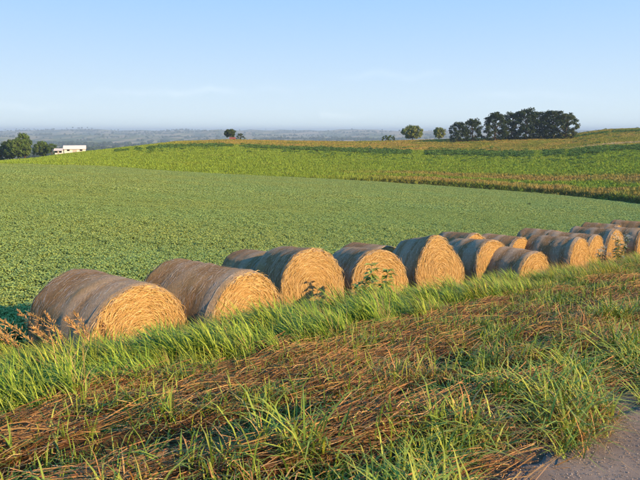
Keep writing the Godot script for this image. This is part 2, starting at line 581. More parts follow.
# ---------------------------------------------------------------- buildings
func shed(called: String, at: Vector3, yaw: float, w: float, dp: float, hw: float, hr: float, wall: Color, roof: Color, label: String, category := "building") -> void:
	var root := thing(called, at, label, category)
	root.rotation.y = yaw
	var b := MB.new()
	var x := w / 2
	var z := dp / 2
	b.box(Vector3(-x, -0.6, -z), Vector3(x, hw, z), wall)
	b.tri_face(Vector3(-x, hw, z), Vector3(-x, hr, 0), Vector3(-x, hw, -z), wall)
	b.tri_face(Vector3(x, hw, -z), Vector3(x, hr, 0), Vector3(x, hw, z), wall)
	part("wall", b.mesh(), M.paint, root)
	b = MB.new()
	for sg in [-1.0, 1.0]:
		var e0 := Vector3(-x - 0.35, hw - 0.18, sg * (z + 0.4))
		var e1 := Vector3(x + 0.35, hw - 0.18, sg * (z + 0.4))
		var r0 := Vector3(-x - 0.35, hr + 0.02, 0)
		var r1 := Vector3(x + 0.35, hr + 0.02, 0)
		var up := Vector3(0, 0.12, 0)
		b.face(e0 + up, e1 + up, r1 + up, r0 + up, roof)
		b.face(e0, e1, e1 + up, e0 + up, roof)
		b.face(e0, e0 + up, r0 + up, r0, roof)
		b.face(e1, e1 + up, r1 + up, r1, roof)
	part("roof", b.mesh(), M.paint, root)
	b = MB.new()
	b.box(Vector3(-0.1 * w, 0.0, z), Vector3(0.1 * w, hw * 0.75, z + 0.06), Color(wall.r * 0.6, wall.g * 0.6, wall.b * 0.6))
	part("door", b.mesh(), M.paint, root)
	for sg in [-1.0, 1.0]:
		b = MB.new()
		b.box(Vector3(sg * 0.3 * w - 0.5, hw * 0.4, z), Vector3(sg * 0.3 * w + 0.5, hw * 0.78, z + 0.05), Color(0.1, 0.11, 0.12))
		part("window", b.mesh(), M.glass, root)


func _ready() -> void:
	# ------------------------------------------------ camera, sky, sun, exposure
	var cam := Camera3D.new()
	cam.name = "camera"
	add_child(cam)
	cam.position = Vector3(0, EYE, 0)
	cam.rotation.x = -atan(109.0 / 560.0)
	cam.fov = rad_to_deg(2.0 * atan(240.0 / 560.0))
	cam.near = 0.05
	cam.far = 30000.0
	cam.current = true
	var env := Environment.new()
	env.background_mode = Environment.BG_SKY
	var sky := Sky.new()
	var sm := ProceduralSkyMaterial.new()
	sm.sky_top_color = Color(0.045, 0.255, 0.61).linear_to_srgb()
	sm.sky_horizon_color = Color(0.48, 0.555, 0.575).linear_to_srgb()
	sm.sky_curve = 0.171
	sm.ground_horizon_color = sm.sky_horizon_color
	sm.ground_bottom_color = sm.sky_horizon_color
	sm.sun_angle_max = 1.0
	sm.sky_cover = cirrus()
	sm.sky_cover_modulate = Color(1, 1, 1)
	sky.sky_material = sm
	env.sky = sky
	env.tonemap_mode = Environment.TONE_MAPPER_LINEAR
	env.tonemap_exposure = 1.75
	env.sdfgi_enabled = true
	env.ssao_enabled = true
	env.ssil_enabled = true
	env.fog_enabled = true
	env.fog_density = 0.00021
	env.fog_light_color = Color(0.78, 0.90, 1.0)
	var we := WorldEnvironment.new()
	we.name = "world_environment"
	we.environment = env
	add_child(we)
	var sun := DirectionalLight3D.new()
	sun.name = "sun"
	add_child(sun)
	var az := deg_to_rad(SUN_AZ)
	var el := deg_to_rad(SUN_EL)
	var from := Vector3(sin(az) * cos(el), sin(el), cos(az) * cos(el))
	sun.look_at_from_position(from * 50.0, Vector3.ZERO, Vector3.UP)
	sun.light_energy = 1.6
	sun.light_color = Color(1.0, 0.83, 0.60)
	sun.light_angular_distance = 0.53
	sun.shadow_enabled = true

	rng.seed = 20
	noise.seed = 4
	noise.frequency = 0.02
	noise.fractal_octaves = 3
	patch_noise.seed = 9
	patch_noise.frequency = 0.012
	cells.seed = 3
	cells.noise_type = FastNoiseLite.TYPE_CELLULAR
	cells.cellular_return_type = FastNoiseLite.RETURN_CELL_VALUE
	cells.frequency = 0.006
	make_materials()
	build_ground()
	build_road()
	build_bales()
	build_crop()
	build_verge()
	build_hill()
	build_trees()
	build_far()
	build_plants()


func cirrus() -> ImageTexture:
	# thin high streaks, brighter than the air behind them
	var w := 2048
	var h := 1024
	var img := Image.create(w, h, false, Image.FORMAT_RGBAF)
	var f := FastNoiseLite.new()
	f.seed = 21
	f.frequency = 1.0
	f.fractal_octaves = 5
	# bearing, height, half length, half thickness (degrees), slant, strength
	var wisps := [[-28.0, 2.6, 6.0, 0.35, -0.03, 0.9], [-33.0, 3.6, 5.0, 0.3, -0.08, 0.7], [-14.0, 2.0, 5.0, 0.25, -0.02, 0.6], [0.0, 2.5, 3.0, 0.22, 0.12, 0.5], [2.5, 3.2, 2.0, 0.2, 0.14, 0.6], [22.0, 3.2, 9.0, 0.4, 0.02, 0.3]]
	for k in 26: wisps.append([fposmod(k * 137.5, 360.0) - 180.0, 1.6 + fposmod(k * 1.7, 4.0), 4.0 + fposmod(k * 2.3, 6.0), 0.3, 0.03 * sin(k * 3.0), 0.25])
	for y in h:
		var e := 90.0 - 180.0 * (y + 0.5) / h
		for x in w:
			var a := 0.0
			if e > 0.0 and e < 8.0:
				var th := TAU * x / w
				var deg := 360.0 * (x + 0.5) / w - 180.0
				var n := 0.5 + 0.9 * f.get_noise_3d(cos(th) * 9.0, e * 0.9, sin(th) * 9.0)
				for k in wisps.size():
					var c: Array = wisps[k]
					var u: float = (deg - c[0]) / c[2]
					if absf(u) > 2.5: continue
					var v: float = (e - c[1] - c[4] * (deg - c[0]) - 0.5 * f.get_noise_2d(deg * 0.25, k * 7.0)) / c[3]
					a += c[5] * exp(-u * u - v * v)
				a = clampf(a * clampf(n, 0.0, 1.2), 0.0, 1.0)
			img.set_pixel(x, y, Color(0.20, 0.17, 0.14, a))
	return ImageTexture.create_from_image(img)


func build_ground() -> void:
	var mb := MB.new()
	mb.smooth = true
	var az := []
	var a := -180.0
	while a < 180.0:
		az.append(deg_to_rad(a))
		a += 0.75 if absf(a) < 48.0 else (2.0 if absf(a) < 75.0 else 7.5)
	var rad := [0.0, 0.5]
	while rad[rad.size() - 1] < 13500.0:
		var r0: float = rad[rad.size() - 1]
		rad.append(r0 * (1.022 if r0 < 320.0 else 1.035))
	var nc := az.size()
	for r in rad:
		for w in az:
			var x: float = r * sin(w)
			var z: float = -r * cos(w)
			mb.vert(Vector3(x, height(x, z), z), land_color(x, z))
	for j in rad.size() - 1:
		for i in nc:
			var k := (i + 1) % nc
			mb.quad(j * nc + i, (j + 1) * nc + i, (j + 1) * nc + k, j * nc + k)
	fix_normals(mb)
	tag(part("ground", mb.mesh(), M.ground, self), "rolling farmland of verge, field and pasture out to the hazy valley", "ground", "", "structure")


func road_edge(s: float) -> float:
	return 1.19 - 0.06 * clampf(s - 2.0, 0.0, 6.0) + 0.08 * noise.get_noise_1d(s * 26.0) + 0.04 * noise.get_noise_1d(s * 130.0) + 0.02 * noise.get_noise_1d(s * 420.0)

func build_road() -> void:
	var mb := MB.new()
	mb.smooth = true
	var cols := 14
	var rows := 0
	var s := -60.0
	while s < 120.0:
		var e := road_edge(s)
		for k in cols + 1:
			var t := e - 6.6 * pow(1.0 - float(k) / cols, 2.6)
			var x := x_of(s, t)
			var d := d_of(s, t)
			var y := -0.083 * s + 0.014 - (0.03 if k == 0 or k == cols else 0.0)
			var g := 1.0 + 0.4 * noise.get_noise_2d(s * 25.0, t * 25.0) + 0.3 * noise.get_noise_2d(s * 140.0, t * 140.0)
			mb.vert(Vector3(x, y, -d), Color(0.40 * g, 0.35 * g, 0.30 * g))
		rows += 1
		s += 0.03 if s > -2.0 and s < 10.0 else 0.6
	for j in rows - 1:
		for k in cols:
			var i := j * (cols + 1) + k
			mb.quad(i, i + cols + 1, i + cols + 2, i + 1)
	fix_normals(mb)
	tag(part("road", mb.mesh(), M.road, self), "worn pale chip-seal road at the lower right corner", "road", "", "structure")
	# chippings lying loose along the edge
	rng.seed = 31
	var st := MB.new()
	var pts := []
	for v in [Vector3(1, 0, 0), Vector3(-1, 0, 0.1), Vector3(0.1, 0.7, 0), Vector3(0, -0.6, 0), Vector3(0, 0.1, 0.8), Vector3(0.1, 0, -0.9)]:
		pts.append(v)
	for f in [[0, 2, 4], [4, 2, 1], [1, 2, 5], [5, 2, 0], [4, 3, 0], [1, 3, 4], [5, 3, 1], [0, 3, 5]]:
		st.tri_face(pts[f[0]], pts[f[1]], pts[f[2]], Color.WHITE)
	var xf := []
	var cc := PackedColorArray()
	for k in 32000:
		var ss := rr(-0.5, 8.0)
		var t := road_edge(ss) + 0.12 - 2.2 * pow(rng.randf(), 1.2)
		var x := x_of(ss, t)
		var d := d_of(ss, t)
		var y := maxf(height(x, -d), -0.083 * ss + 0.016) + 0.002
		var b := Basis(Vector3(rr(-1, 1), rr(-1, 1), rr(-1, 1)).normalized(), rr(0, TAU)) * Basis.from_scale(Vector3.ONE * rr(0.002, 0.0052))
		xf.append(Transform3D(b, Vector3(x, y, -d)))
		var g := rr(0.45, 1.6)
		cc.append(Color(0.30 * g, 0.262 * g, 0.225 * g))
	var root := thing("gravel", Vector3.ZERO, "loose grey chippings strewn along the edge of the road", "gravel", "", "stuff")
	scatter("chippings", st.mesh(), M.stone, xf, cc, root)


func build_bales() -> void:
	# left and right edge of the near end and its top, as surveyed: x, d, top above eye level, turn
	var rows := [
		{"x": -2.56, "d": 7.6, "top": -2.14, "a": 52.0, "len": 1.75, "rx": 0.82, "tilt": 1.0, "sag": 1.0, "peak": 0.0, "taper": 0.0, "stems": 3200, "label": "leftmost hay bale, slumped and bluish-sided, behind brown seed heads"},
		{"x": -1.18, "d": 8.8, "top": -2.26, "a": 53.0, "len": 1.95, "rx": 0.82, "tilt": 1.5, "sag": 0.8, "peak": 0.0, "taper": 0.0, "stems": 3000, "label": "second hay bale from the left, right of the bluish slumped one"},
		{"x": -0.08, "d": 10.9, "top": -2.31, "a": 31.0, "len": 1.45, "rx": 0.75, "tilt": 8.0, "sag": 0.2, "peak": 0.0, "taper": 0.02, "stems": 2600, "label": "third hay bale from the left, round end with clear rings"},
		{"x": 1.38, "d": 12.0, "top": -2.57, "a": 27.0, "len": 1.4, "rx": 0.75, "tilt": 8.0, "sag": 0.5, "peak": 0.0, "taper": 0.02, "stems": 2400, "label": "fourth hay bale from the left, behind the tall leafy weed"},
		{"x": 3.09, "d": 13.5, "top": -2.50, "a": 28.0, "len": 1.4, "rx": 0.79, "tilt": 13.0, "sag": 0.5, "peak": 0.85, "taper": 0.08, "stems": 2400, "label": "tallest hay bale with peaked top, in mid row"},
		{"x": 5.10, "d": 15.8, "top": -3.08, "a": 33.0, "len": 1.4, "rx": 0.75, "tilt": 8.0, "sag": 0.3, "peak": 0.1, "taper": 0.0, "stems": 1900, "label": "sixth hay bale, upright end just right of the peaked one"},
		{"x": 6.04, "d": 15.3, "top": -3.32, "a": 37.0, "len": 1.6, "rx": 0.75, "tilt": 1.0, "sag": 1.0, "peak": 0.0, "taper": 0.0, "stems": 1900, "label": "low slumped hay bale standing forward of the row, seventh from left"},
		{"x": 8.74, "d": 18.2, "top": -3.48, "a": 40.0, "len": 1.75, "rx": 0.75, "tilt": 5.0, "sag": 0.4, "peak": 0.2, "taper": 0.0, "stems": 1500, "label": "eighth hay bale, dark patchy side, after the low forward one"},
		{"x": 10.12, "d": 20.0, "top": -3.71, "a": 43.0, "len": 1.75, "rx": 0.75, "tilt": 3.0, "sag": 0.4, "peak": 0.0, "taper": 0.0, "stems": 1200, "label": "ninth hay bale, pale strip on top, half hidden by eighth"},
		{"x": 11.71, "d": 21.6, "top": -3.79, "a": 36.0, "len": 1.75, "rx": 0.75, "tilt": 4.0, "sag": 0.4, "peak": 0.4, "taper": 0.0, "stems": 1200, "label": "tenth hay bale, narrow golden end behind the white flowering weed"},
		{"x": 13.15, "d": 22.2, "top": -3.88, "a": 41.0, "len": 1.5, "rx": 0.75, "tilt": 3.0, "sag": 0.4, "peak": 0.0, "taper": 0.0, "stems": 1000, "label": "front hay bale cut by the right edge of the photo"},
		{"x": -1.05, "d": 12.75, "top": -2.82, "a": 40.0, "len": 1.4, "rx": 0.72, "tilt": 4.0, "sag": 0.8, "peak": 0.0, "taper": 0.0, "stems": 500, "rear": true, "label": "rear hay bale peeping out between second and third front bales"},
		{"x": 1.86, "d": 15.1, "top": -3.12, "a": 38.0, "len": 1.4, "rx": 0.74, "tilt": 4.0, "sag": 0.6, "peak": 0.0, "taper": 0.0, "stems": 700, "rear": true, "label": "rear hay bale seen over the fourth front bale"},
		{"x": 5.22, "d": 18.1, "top": -3.30, "a": 36.0, "len": 1.4, "rx": 0.74, "tilt": 6.0, "sag": 0.4, "peak": 0.3, "taper": 0.0, "stems": 700, "rear": true, "label": "rear hay bale with lit cap between the peaked and sixth bales"},
		{"x": 7.0, "d": 19.0, "top": -3.60, "a": 40.0, "len": 1.5, "rx": 0.74, "tilt": 3.0, "sag": 0.6, "peak": 0.0, "taper": 0.0, "stems": 600, "rear": true, "label": "rear hay bale seen over the low forward bale"},
		{"x": 9.65, "d": 22.2, "top": -3.95, "a": 41.0, "len": 1.5, "rx": 0.74, "tilt": 3.0, "sag": 0.6, "peak": 0.0, "taper": 0.0, "stems": 500, "rear": true, "label": "rear hay bale seen over the eighth and ninth bales"},
		{"x": 13.35, "d": 24.6, "top": -4.1, "a": 42.0, "len": 1.5, "rx": 0.74, "tilt": 2.0, "sag": 0.4, "peak": 0.2, "taper": 0.0, "stems": 500, "rear": true, "label": "farthest rear hay bale with small lit cap above tenth bale"},
		{"x": 15.2, "d": 25.6, "top": -4.15, "a": 42.0, "len": 1.5, "rx": 0.74, "tilt": 2.0, "sag": 0.4, "peak": 0.0, "taper": 0.0, "stems": 400, "rear": true, "label": "rear hay bale behind the last front bale, at right edge"},
	]
	for k in rows.size():
		var p: Dictionary = rows[k]
		var a := deg_to_rad(p.a)
		p.seed = k + 1
		p.turn = a
		var back := Vector2(-sin(a), cos(a))
		var base := 0.5 * (height(p.x, -p.d) + height(p.x + back.x * p.len, -(p.d + back.y * p.len)))
		base = minf(base, height(p.x, -p.d)) - 0.03
		p.tilt = deg_to_rad(p.tilt)
		var lift: float = sin(p.tilt) * p.len
		p.at = Vector3(p.x, base + lift * 0.45, -p.d)
		p.ry = (p.top + EYE - p.at.y) / 1.9 / (1.0 + p.peak * 0.07)
		p.group = "rear row of hay bales" if p.get("rear", false) else "front row of hay bales"
		bale_spots.append({"p": Vector2(p.x, p.d), "back": back, "side": Vector2(cos(a), sin(a)), "len": p.len})
		make_bale(p)


func build_crop() -> void:
	rng.seed = 51
	var root := thing("bean_crop", Vector3.ZERO, "broad field of low leafy green bean plants behind the bales", "crop", "", "stuff")
	var cols := [Color(0.24, 0.335, 0.09), Color(0.26, 0.35, 0.095), Color(0.22, 0.315, 0.085), Color(0.285, 0.37, 0.105)]
	var variants := []
	for k in 3: variants.append([leafy(92, 0.27, 0.33, 0.042, cols), [], PackedColorArray()])
	for k in 2: variants.append([leafy(90, 0.46, 0.34, 0.072, cols), [], PackedColorArray()])
	var t := 9.4
	while t < 190.0:
		var s := -70.0
		var far := sst(25.0, 70.0, t)
		var step := lerpf(0.26, 0.55, far)
		while s < 150.0:
			var ss := s + rr(-0.12, 0.12)
			var tt := t + rr(-0.13, 0.13) + 0.5 * noise.get_noise_1d(s * 1.5)
			s += step
			var x := x_of(ss, tt)
			var d := d_of(ss, tt)
			if d < 4.0 or absf(x) > d * 0.74 + 2.5: continue
			if tt < 9.6 + 0.4 * noise.get_noise_1d(s * 20.0) or in_bale(x, d, 0.25): continue
			var e := lut(cu, cedge, x / d)
			if d > e - 0.3: continue
			var big := d > 45.0
			var k := 3 + rng.randi() % 2 if big else rng.randi() % 3
			var vig := 1.0 + 0.2 * noise.get_noise_2d(x * 4.0, d * 4.0) + 0.2 * patch_noise.get_noise_2d(x * 6.0, d * 6.0)
			variants[k][1].append(Transform3D(turned(rr(0.88, 1.12) * clampf(vig, 0.8, 1.2), rr(0.9, 1.1)), spot(x, d, 0.02)))
			var g := rr(0.92, 1.1)
			var yel := 1.0 + 0.12 * noise.get_noise_2d(x * 3.0 + 70.0, d * 3.0)
			variants[k][2].append(Color(g * yel, g, g * (2.0 - yel)))
		t += lerpf(0.32, 0.62, far)
	for v in variants: scatter("bean_plants", v[0], M.crop, v[1], v[2], root)


func build_verge() -> void:
	rng.seed = 61
	var away := Vector3(-0.88, 0, -0.42)    # tips bend downhill, away from the road
	# --- tall green grass in front of and between the bales
	var root := thing("tall_grass", Vector3.ZERO, "band of long bright green grass bending in front of the hay bales", "grass", "", "stuff")
	var greens := [Color(0.19, 0.30, 0.028), Color(0.25, 0.36, 0.035), Color(0.14, 0.24, 0.025), Color(0.31, 0.39, 0.05), Color(0.21, 0.32, 0.03)]
	var mixed := greens + [Color(0.36, 0.30, 0.09), Color(0.42, 0.30, 0.11)]
	var tall := []
	for k in 4: tall.append([grass_clump(13, 0.08, 0.45, 0.95, 0.3, 1.0, 0.02, greens, away, 2.0), [], PackedColorArray()])
	tall.append([grass_clump(9, 0.12, 0.45, 1.05, 0.25, 0.8, 0.007, [Color(0.46, 0.34, 0.14), Color(0.40, 0.27, 0.10), Color(0.50, 0.40, 0.2), Color(0.28, 0.30, 0.06)], away, 1.2), [], PackedColorArray()])
	for k in 2: tall.append([grass_clump(14, 0.10, 0.30, 0.72, 0.35, 1.0, 0.014, mixed, away, 0.8), [], PackedColorArray()])
	for k in 37000:
		var s := rr(-1.5, 40.0)
		if s > 20.0 and rng.randf() < 0.45: continue
		var wide := sst(5.0, 16.0, s)
		var t0 := 4.65 - 0.9 * wide + 0.35 * noise.get_noise_1d(s * 35.0)
		var t := rr(t0, 9.6)
		if t > 8.2 and rng.randf() < 0.6: continue
		var x := x_of(s, t)
		var d := d_of(s, t)
		if absf(x) > d * 0.75 + 1.0 or in_bale(x, d): continue
		var v := rng.randi() % 4 if rng.randf() > 0.26 + 0.55 * wide else 4 + rng.randi() % 3
		var clump := 0.98 + 0.8 * noise.get_noise_2d(x * 50.0, d * 50.0)
		if rng.randf() > 0.85 + 0.9 * noise.get_noise_2d(x * 75.0 + 17.0, d * 75.0): continue
		var sc := clampf(clump, 0.6, 1.22) * lerpf(0.76, 0.55, sst(4.0, 13.0, s)) * lerpf(0.72, 1.0, sst(4.0, 6.4, t)) * lerpf(0.72, 1.0, sst(t0, t0 + 0.5, t))
		if t > 7.9: sc *= 0.7
		tall[v][1].append(Transform3D(turned(1.0, 1.0, rr(-0.6, 0.6)).scaled(Vector3(sc, sc * rr(0.85, 1.08), sc)), spot(x, d, 0.01)))
		var g := rr(0.6, 1.3)
		var dryness := maxf(0.0, noise.get_noise_2d(x * 22.0 + 40.0, d * 22.0)) * (0.6 + wide)
		tall[v][2].append(Color(g * (1.0 + 0.8 * dryness), g, g))
	for v in tall: scatter("grass_blades", v[0], M.grass, v[1], v[2], root)
	# --- cut stalks lying in rake lines
	root = thing("cut_hay", Vector3.ZERO, "mat of brown mown stalks lying in rows below the road", "hay", "", "stuff")
	var browns := [Color(0.22, 0.12, 0.05), Color(0.31, 0.185, 0.075), Color(0.14, 0.075, 0.035), Color(0.40, 0.27, 0.12), Color(0.25, 0.135, 0.055)]
	var mats := []
	for k in 3: mats.append([stalk_mat(52, 0.15, 0.16, 0.5, 0.28, 0.06, browns), [], PackedColorArray()])
	mats.append([stalk_mat(44, 0.13, 0.10, 0.30, 1.2, 0.08, browns), [], PackedColorArray()])
	for k in 15000:
		var s := rr(-2.5, 32.0)
		var t := rr(1.2, 7.2)
		if s > 12.0 and rng.randf() < 0.5: continue
		var x := x_of(s, t)
		var d := d_of(s, t)
		if d < 0.8 or absf(x) > d * 0.78 + 0.8: continue
		var fr := furrow(x, d)
		var pile := noise.get_noise_2d(x * 40.0 + 11.0, d * 40.0)
		if rng.randf() > -0.02 + 0.72 * pow(fr, 3.0) + 0.6 * pile: continue
		var v := rng.randi() % 4
		mats[v][1].append(Transform3D(turned(rr(0.8, 1.2), rr(0.8, 1.5), 0.38 + rr(-0.2, 0.2)), spot(x, d, 0.004)))
		var g := rr(0.75, 1.25)
		mats[v][2].append(Color(g, g * rr(0.92, 1.05), g))
	for v in mats: scatter("stalks", v[0], M.dry, v[1], v[2], root)
	# --- thin green regrowth standing in the mown strip
	root = thing("short_grass", Vector3.ZERO, "sparse short green grass blades sprouting through the mown stalks", "grass", "", "stuff")
	var pale := [Color(0.20, 0.29, 0.035), Color(0.26, 0.34, 0.045), Color(0.16, 0.25, 0.035), Color(0.32, 0.34, 0.06)]
	var low := []
	for k in 4: low.append([grass_clump(6, 0.07, 0.08, 0.22, 0.2, 1.2, 0.009, pale, away, 0.25), [], PackedColorArray()])
	for k in 48000:
		var s := rr(-2.5, 32.0)
		var t := rr(1.4, 7.0)
		var x := x_of(s, t)
		var d := d_of(s, t)
		if d < 0.9 or absf(x) > d * 0.78 + 0.8: continue
		var pile := noise.get_noise_2d(x * 30.0 + 61.0, d * 30.0)
		if rng.randf() > 0.74 + 1.0 * pile + 0.3 * sst(6.0, 12.0, s) - 0.35 * furrow(x, d) - 0.15 * (1.0 - sst(1.0, 5.0, s)): continue
		var v := rng.randi() % 4
		low[v][1].append(Transform3D(turned(rr(0.7, 1.3), rr(0.8, 1.3)), spot(x, d, 0.005)))
		var g := rr(0.75, 1.2)
		low[v][2].append(Color(g, g, g))
	for v in low: scatter("grass_blades", v[0], M.grass, v[1], v[2], root)
	# --- rank yellow-green grass along the road's edge
	root = thing("edge_grass", Vector3.ZERO, "rank yellow-green and straw-coloured grass fringing the road edge", "grass", "", "stuff")
	var yellow := [Color(0.25, 0.33, 0.04), Color(0.31, 0.36, 0.05), Color(0.19, 0.27, 0.035), Color(0.42, 0.33, 0.11), Color(0.28, 0.35, 0.045)]
	var straw := [Color(0.44, 0.26, 0.09), Color(0.36, 0.19, 0.06), Color(0.48, 0.32, 0.12), Color(0.25, 0.27, 0.05)]
	var edge := []
	for k in 3: edge.append([grass_clump(11, 0.07, 0.08, 0.28, 0.3, 1.2, 0.0075, yellow, away, 0.35), [], PackedColorArray()])
	for k in 2: edge.append([grass_clump(12, 0.08, 0.06, 0.22, 0.5, 1.5, 0.005, straw, away, 0.3), [], PackedColorArray()])
	for k in 12000:
		var s := rr(-2.0, 22.0)
		var t := road_edge(s) - 0.05 + 1.5 * pow(rng.randf(), 1.9)
		var x := x_of(s, t)
		var d := d_of(s, t)
		if d < 0.9 or absf(x) > d * 0.8 + 0.8: continue
		var bunch := noise.get_noise_2d(x * 55.0 + 31.0, d * 55.0)
		if rng.randf() > 0.24 + 1.7 * bunch - 0.25 * (1.0 - sst(1.5, 3.2, s)): continue
		var dry := noise.get_noise_2d(x * 35.0 + 5.0, d * 35.0) + 0.55 * sst(1.4, 2.1, t)
		var v := 3 + rng.randi() % 2 if rng.randf() < 0.10 + 1.5 * dry else rng.randi() % 3
		var sc := rr(0.7, 1.2) * clampf(1.0 + bunch, 0.6, 1.5)
		edge[v][1].append(Transform3D(turned(sc, rr(0.8, 1.2)), spot(x, d, 0.005)))
		var g := rr(0.8, 1.2)
		edge[v][2].append(Color(g, g, g))
	for v in edge: scatter("grass_blades", v[0], M.grass, v[1], v[2], root)


func build_hill() -> void:
	rng.seed = 71
	var root := thing("pasture_grass", Vector3.ZERO, "bright green and tan pasture grass in strips on the far slope", "grass", "", "stuff")
	var white := [Color(1, 1, 1), Color(0.9, 0.95, 0.9), Color(1.1, 1.05, 0.95)]
	var mesh_a := []
	for k in 3: mesh_a.append([grass_clump(18, 0.38, 0.22, 0.55, 0.3, 1.0, 0.07, white, Vector3(-1, 0, 0), 0.2), [], PackedColorArray()])
	for k in 90000:
		var u := rr(-0.72, 0.74)
		var q := rr(0.0, 1.1)
		var e := lut(cu, cedge, u)
		var d := lerpf(e, lut(cu, ccrest, u), q)
		var x := u * d + rr(-0.3, 0.3)
		var v := rng.randi() % 3
		var tall := rr(0.6, 1.3) * (1.0 + 0.7 * (1.0 - sst(0.02, 0.05, q)) * sst(-0.1, 0.1, u))
		mesh_a[v][1].append(Transform3D(turned(rr(0.8, 1.3), tall), spot(x, d, 0.03)))
		var c := hill_color(x, d)
		var g := rr(0.82, 1.25)
		mesh_a[v][2].append(Color(c.r * g, c.g * g, c.b * g))
	for v in mesh_a: scatter("grass_tufts", v[0], M.tuft, v[1], v[2], root)
	# tall weeds grow on the terrace and on the bank at the field's edge
	root = thing("terrace_weeds", Vector3.ZERO, "dark green strip of tall weeds along the terrace on the slope", "weeds", "", "stuff")
	var dark := [Color(0.10, 0.19, 0.03), Color(0.13, 0.22, 0.035), Color(0.08, 0.16, 0.027)]
	var weeds := []
	for k in 3: weeds.append([leafy(34, 0.6, 0.62, 0.2, dark), [], PackedColorArray()])
	for k in 11000:
		var u := rr(-0.36, 0.74)
		var q := strip_q(u) + rr(-0.05, 0.05) * (1.0 + 0.8 * noise.get_noise_1d(u * 700.0 + 9.0)) + 0.02 * noise.get_noise_1d(u * 400.0)
		if noise.get_noise_1d(u * 900.0 + 40.0) < -0.3: continue
		if k % 3 == 0:
			q = 0.88 + rr(-0.02, 0.02)
			if u < 0.42: continue
		if k % 11 == 0: q += rr(-0.2, 0.12)
		var e := lut(cu, cedge, u)
		var d := lerpf(e, lut(cu, ccrest, u), q)
		var v := rng.randi() % 3
		weeds[v][1].append(Transform3D(turned(rr(0.7, 1.3), rr(0.6, 1.4)), spot(u * d, d, 0.05)))
		var g := rr(0.8, 1.25)
		weeds[v][2].append(Color(g, g, g))
	for v in weeds: scatter("weed_plants", v[0], M.crop, v[1], v[2], root)
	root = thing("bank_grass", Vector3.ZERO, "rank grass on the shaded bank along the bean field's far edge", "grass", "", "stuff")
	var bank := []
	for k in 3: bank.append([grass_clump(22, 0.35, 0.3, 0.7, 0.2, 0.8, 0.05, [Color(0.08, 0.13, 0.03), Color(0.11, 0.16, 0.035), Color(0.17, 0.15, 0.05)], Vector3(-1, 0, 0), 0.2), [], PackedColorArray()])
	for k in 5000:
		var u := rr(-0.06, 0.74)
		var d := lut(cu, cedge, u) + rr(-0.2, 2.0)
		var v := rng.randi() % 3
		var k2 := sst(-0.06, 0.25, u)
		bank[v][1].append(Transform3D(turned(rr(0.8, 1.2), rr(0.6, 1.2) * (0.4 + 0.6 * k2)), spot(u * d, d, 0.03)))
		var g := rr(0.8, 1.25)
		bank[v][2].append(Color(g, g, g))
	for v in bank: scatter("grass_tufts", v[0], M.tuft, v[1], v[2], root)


func on_bearing(u: float, d: float) -> Vector3:
	# metres to the right per metre ahead, metres ahead
	var x := u * d
	return Vector3(x, height(x, -d), -d)

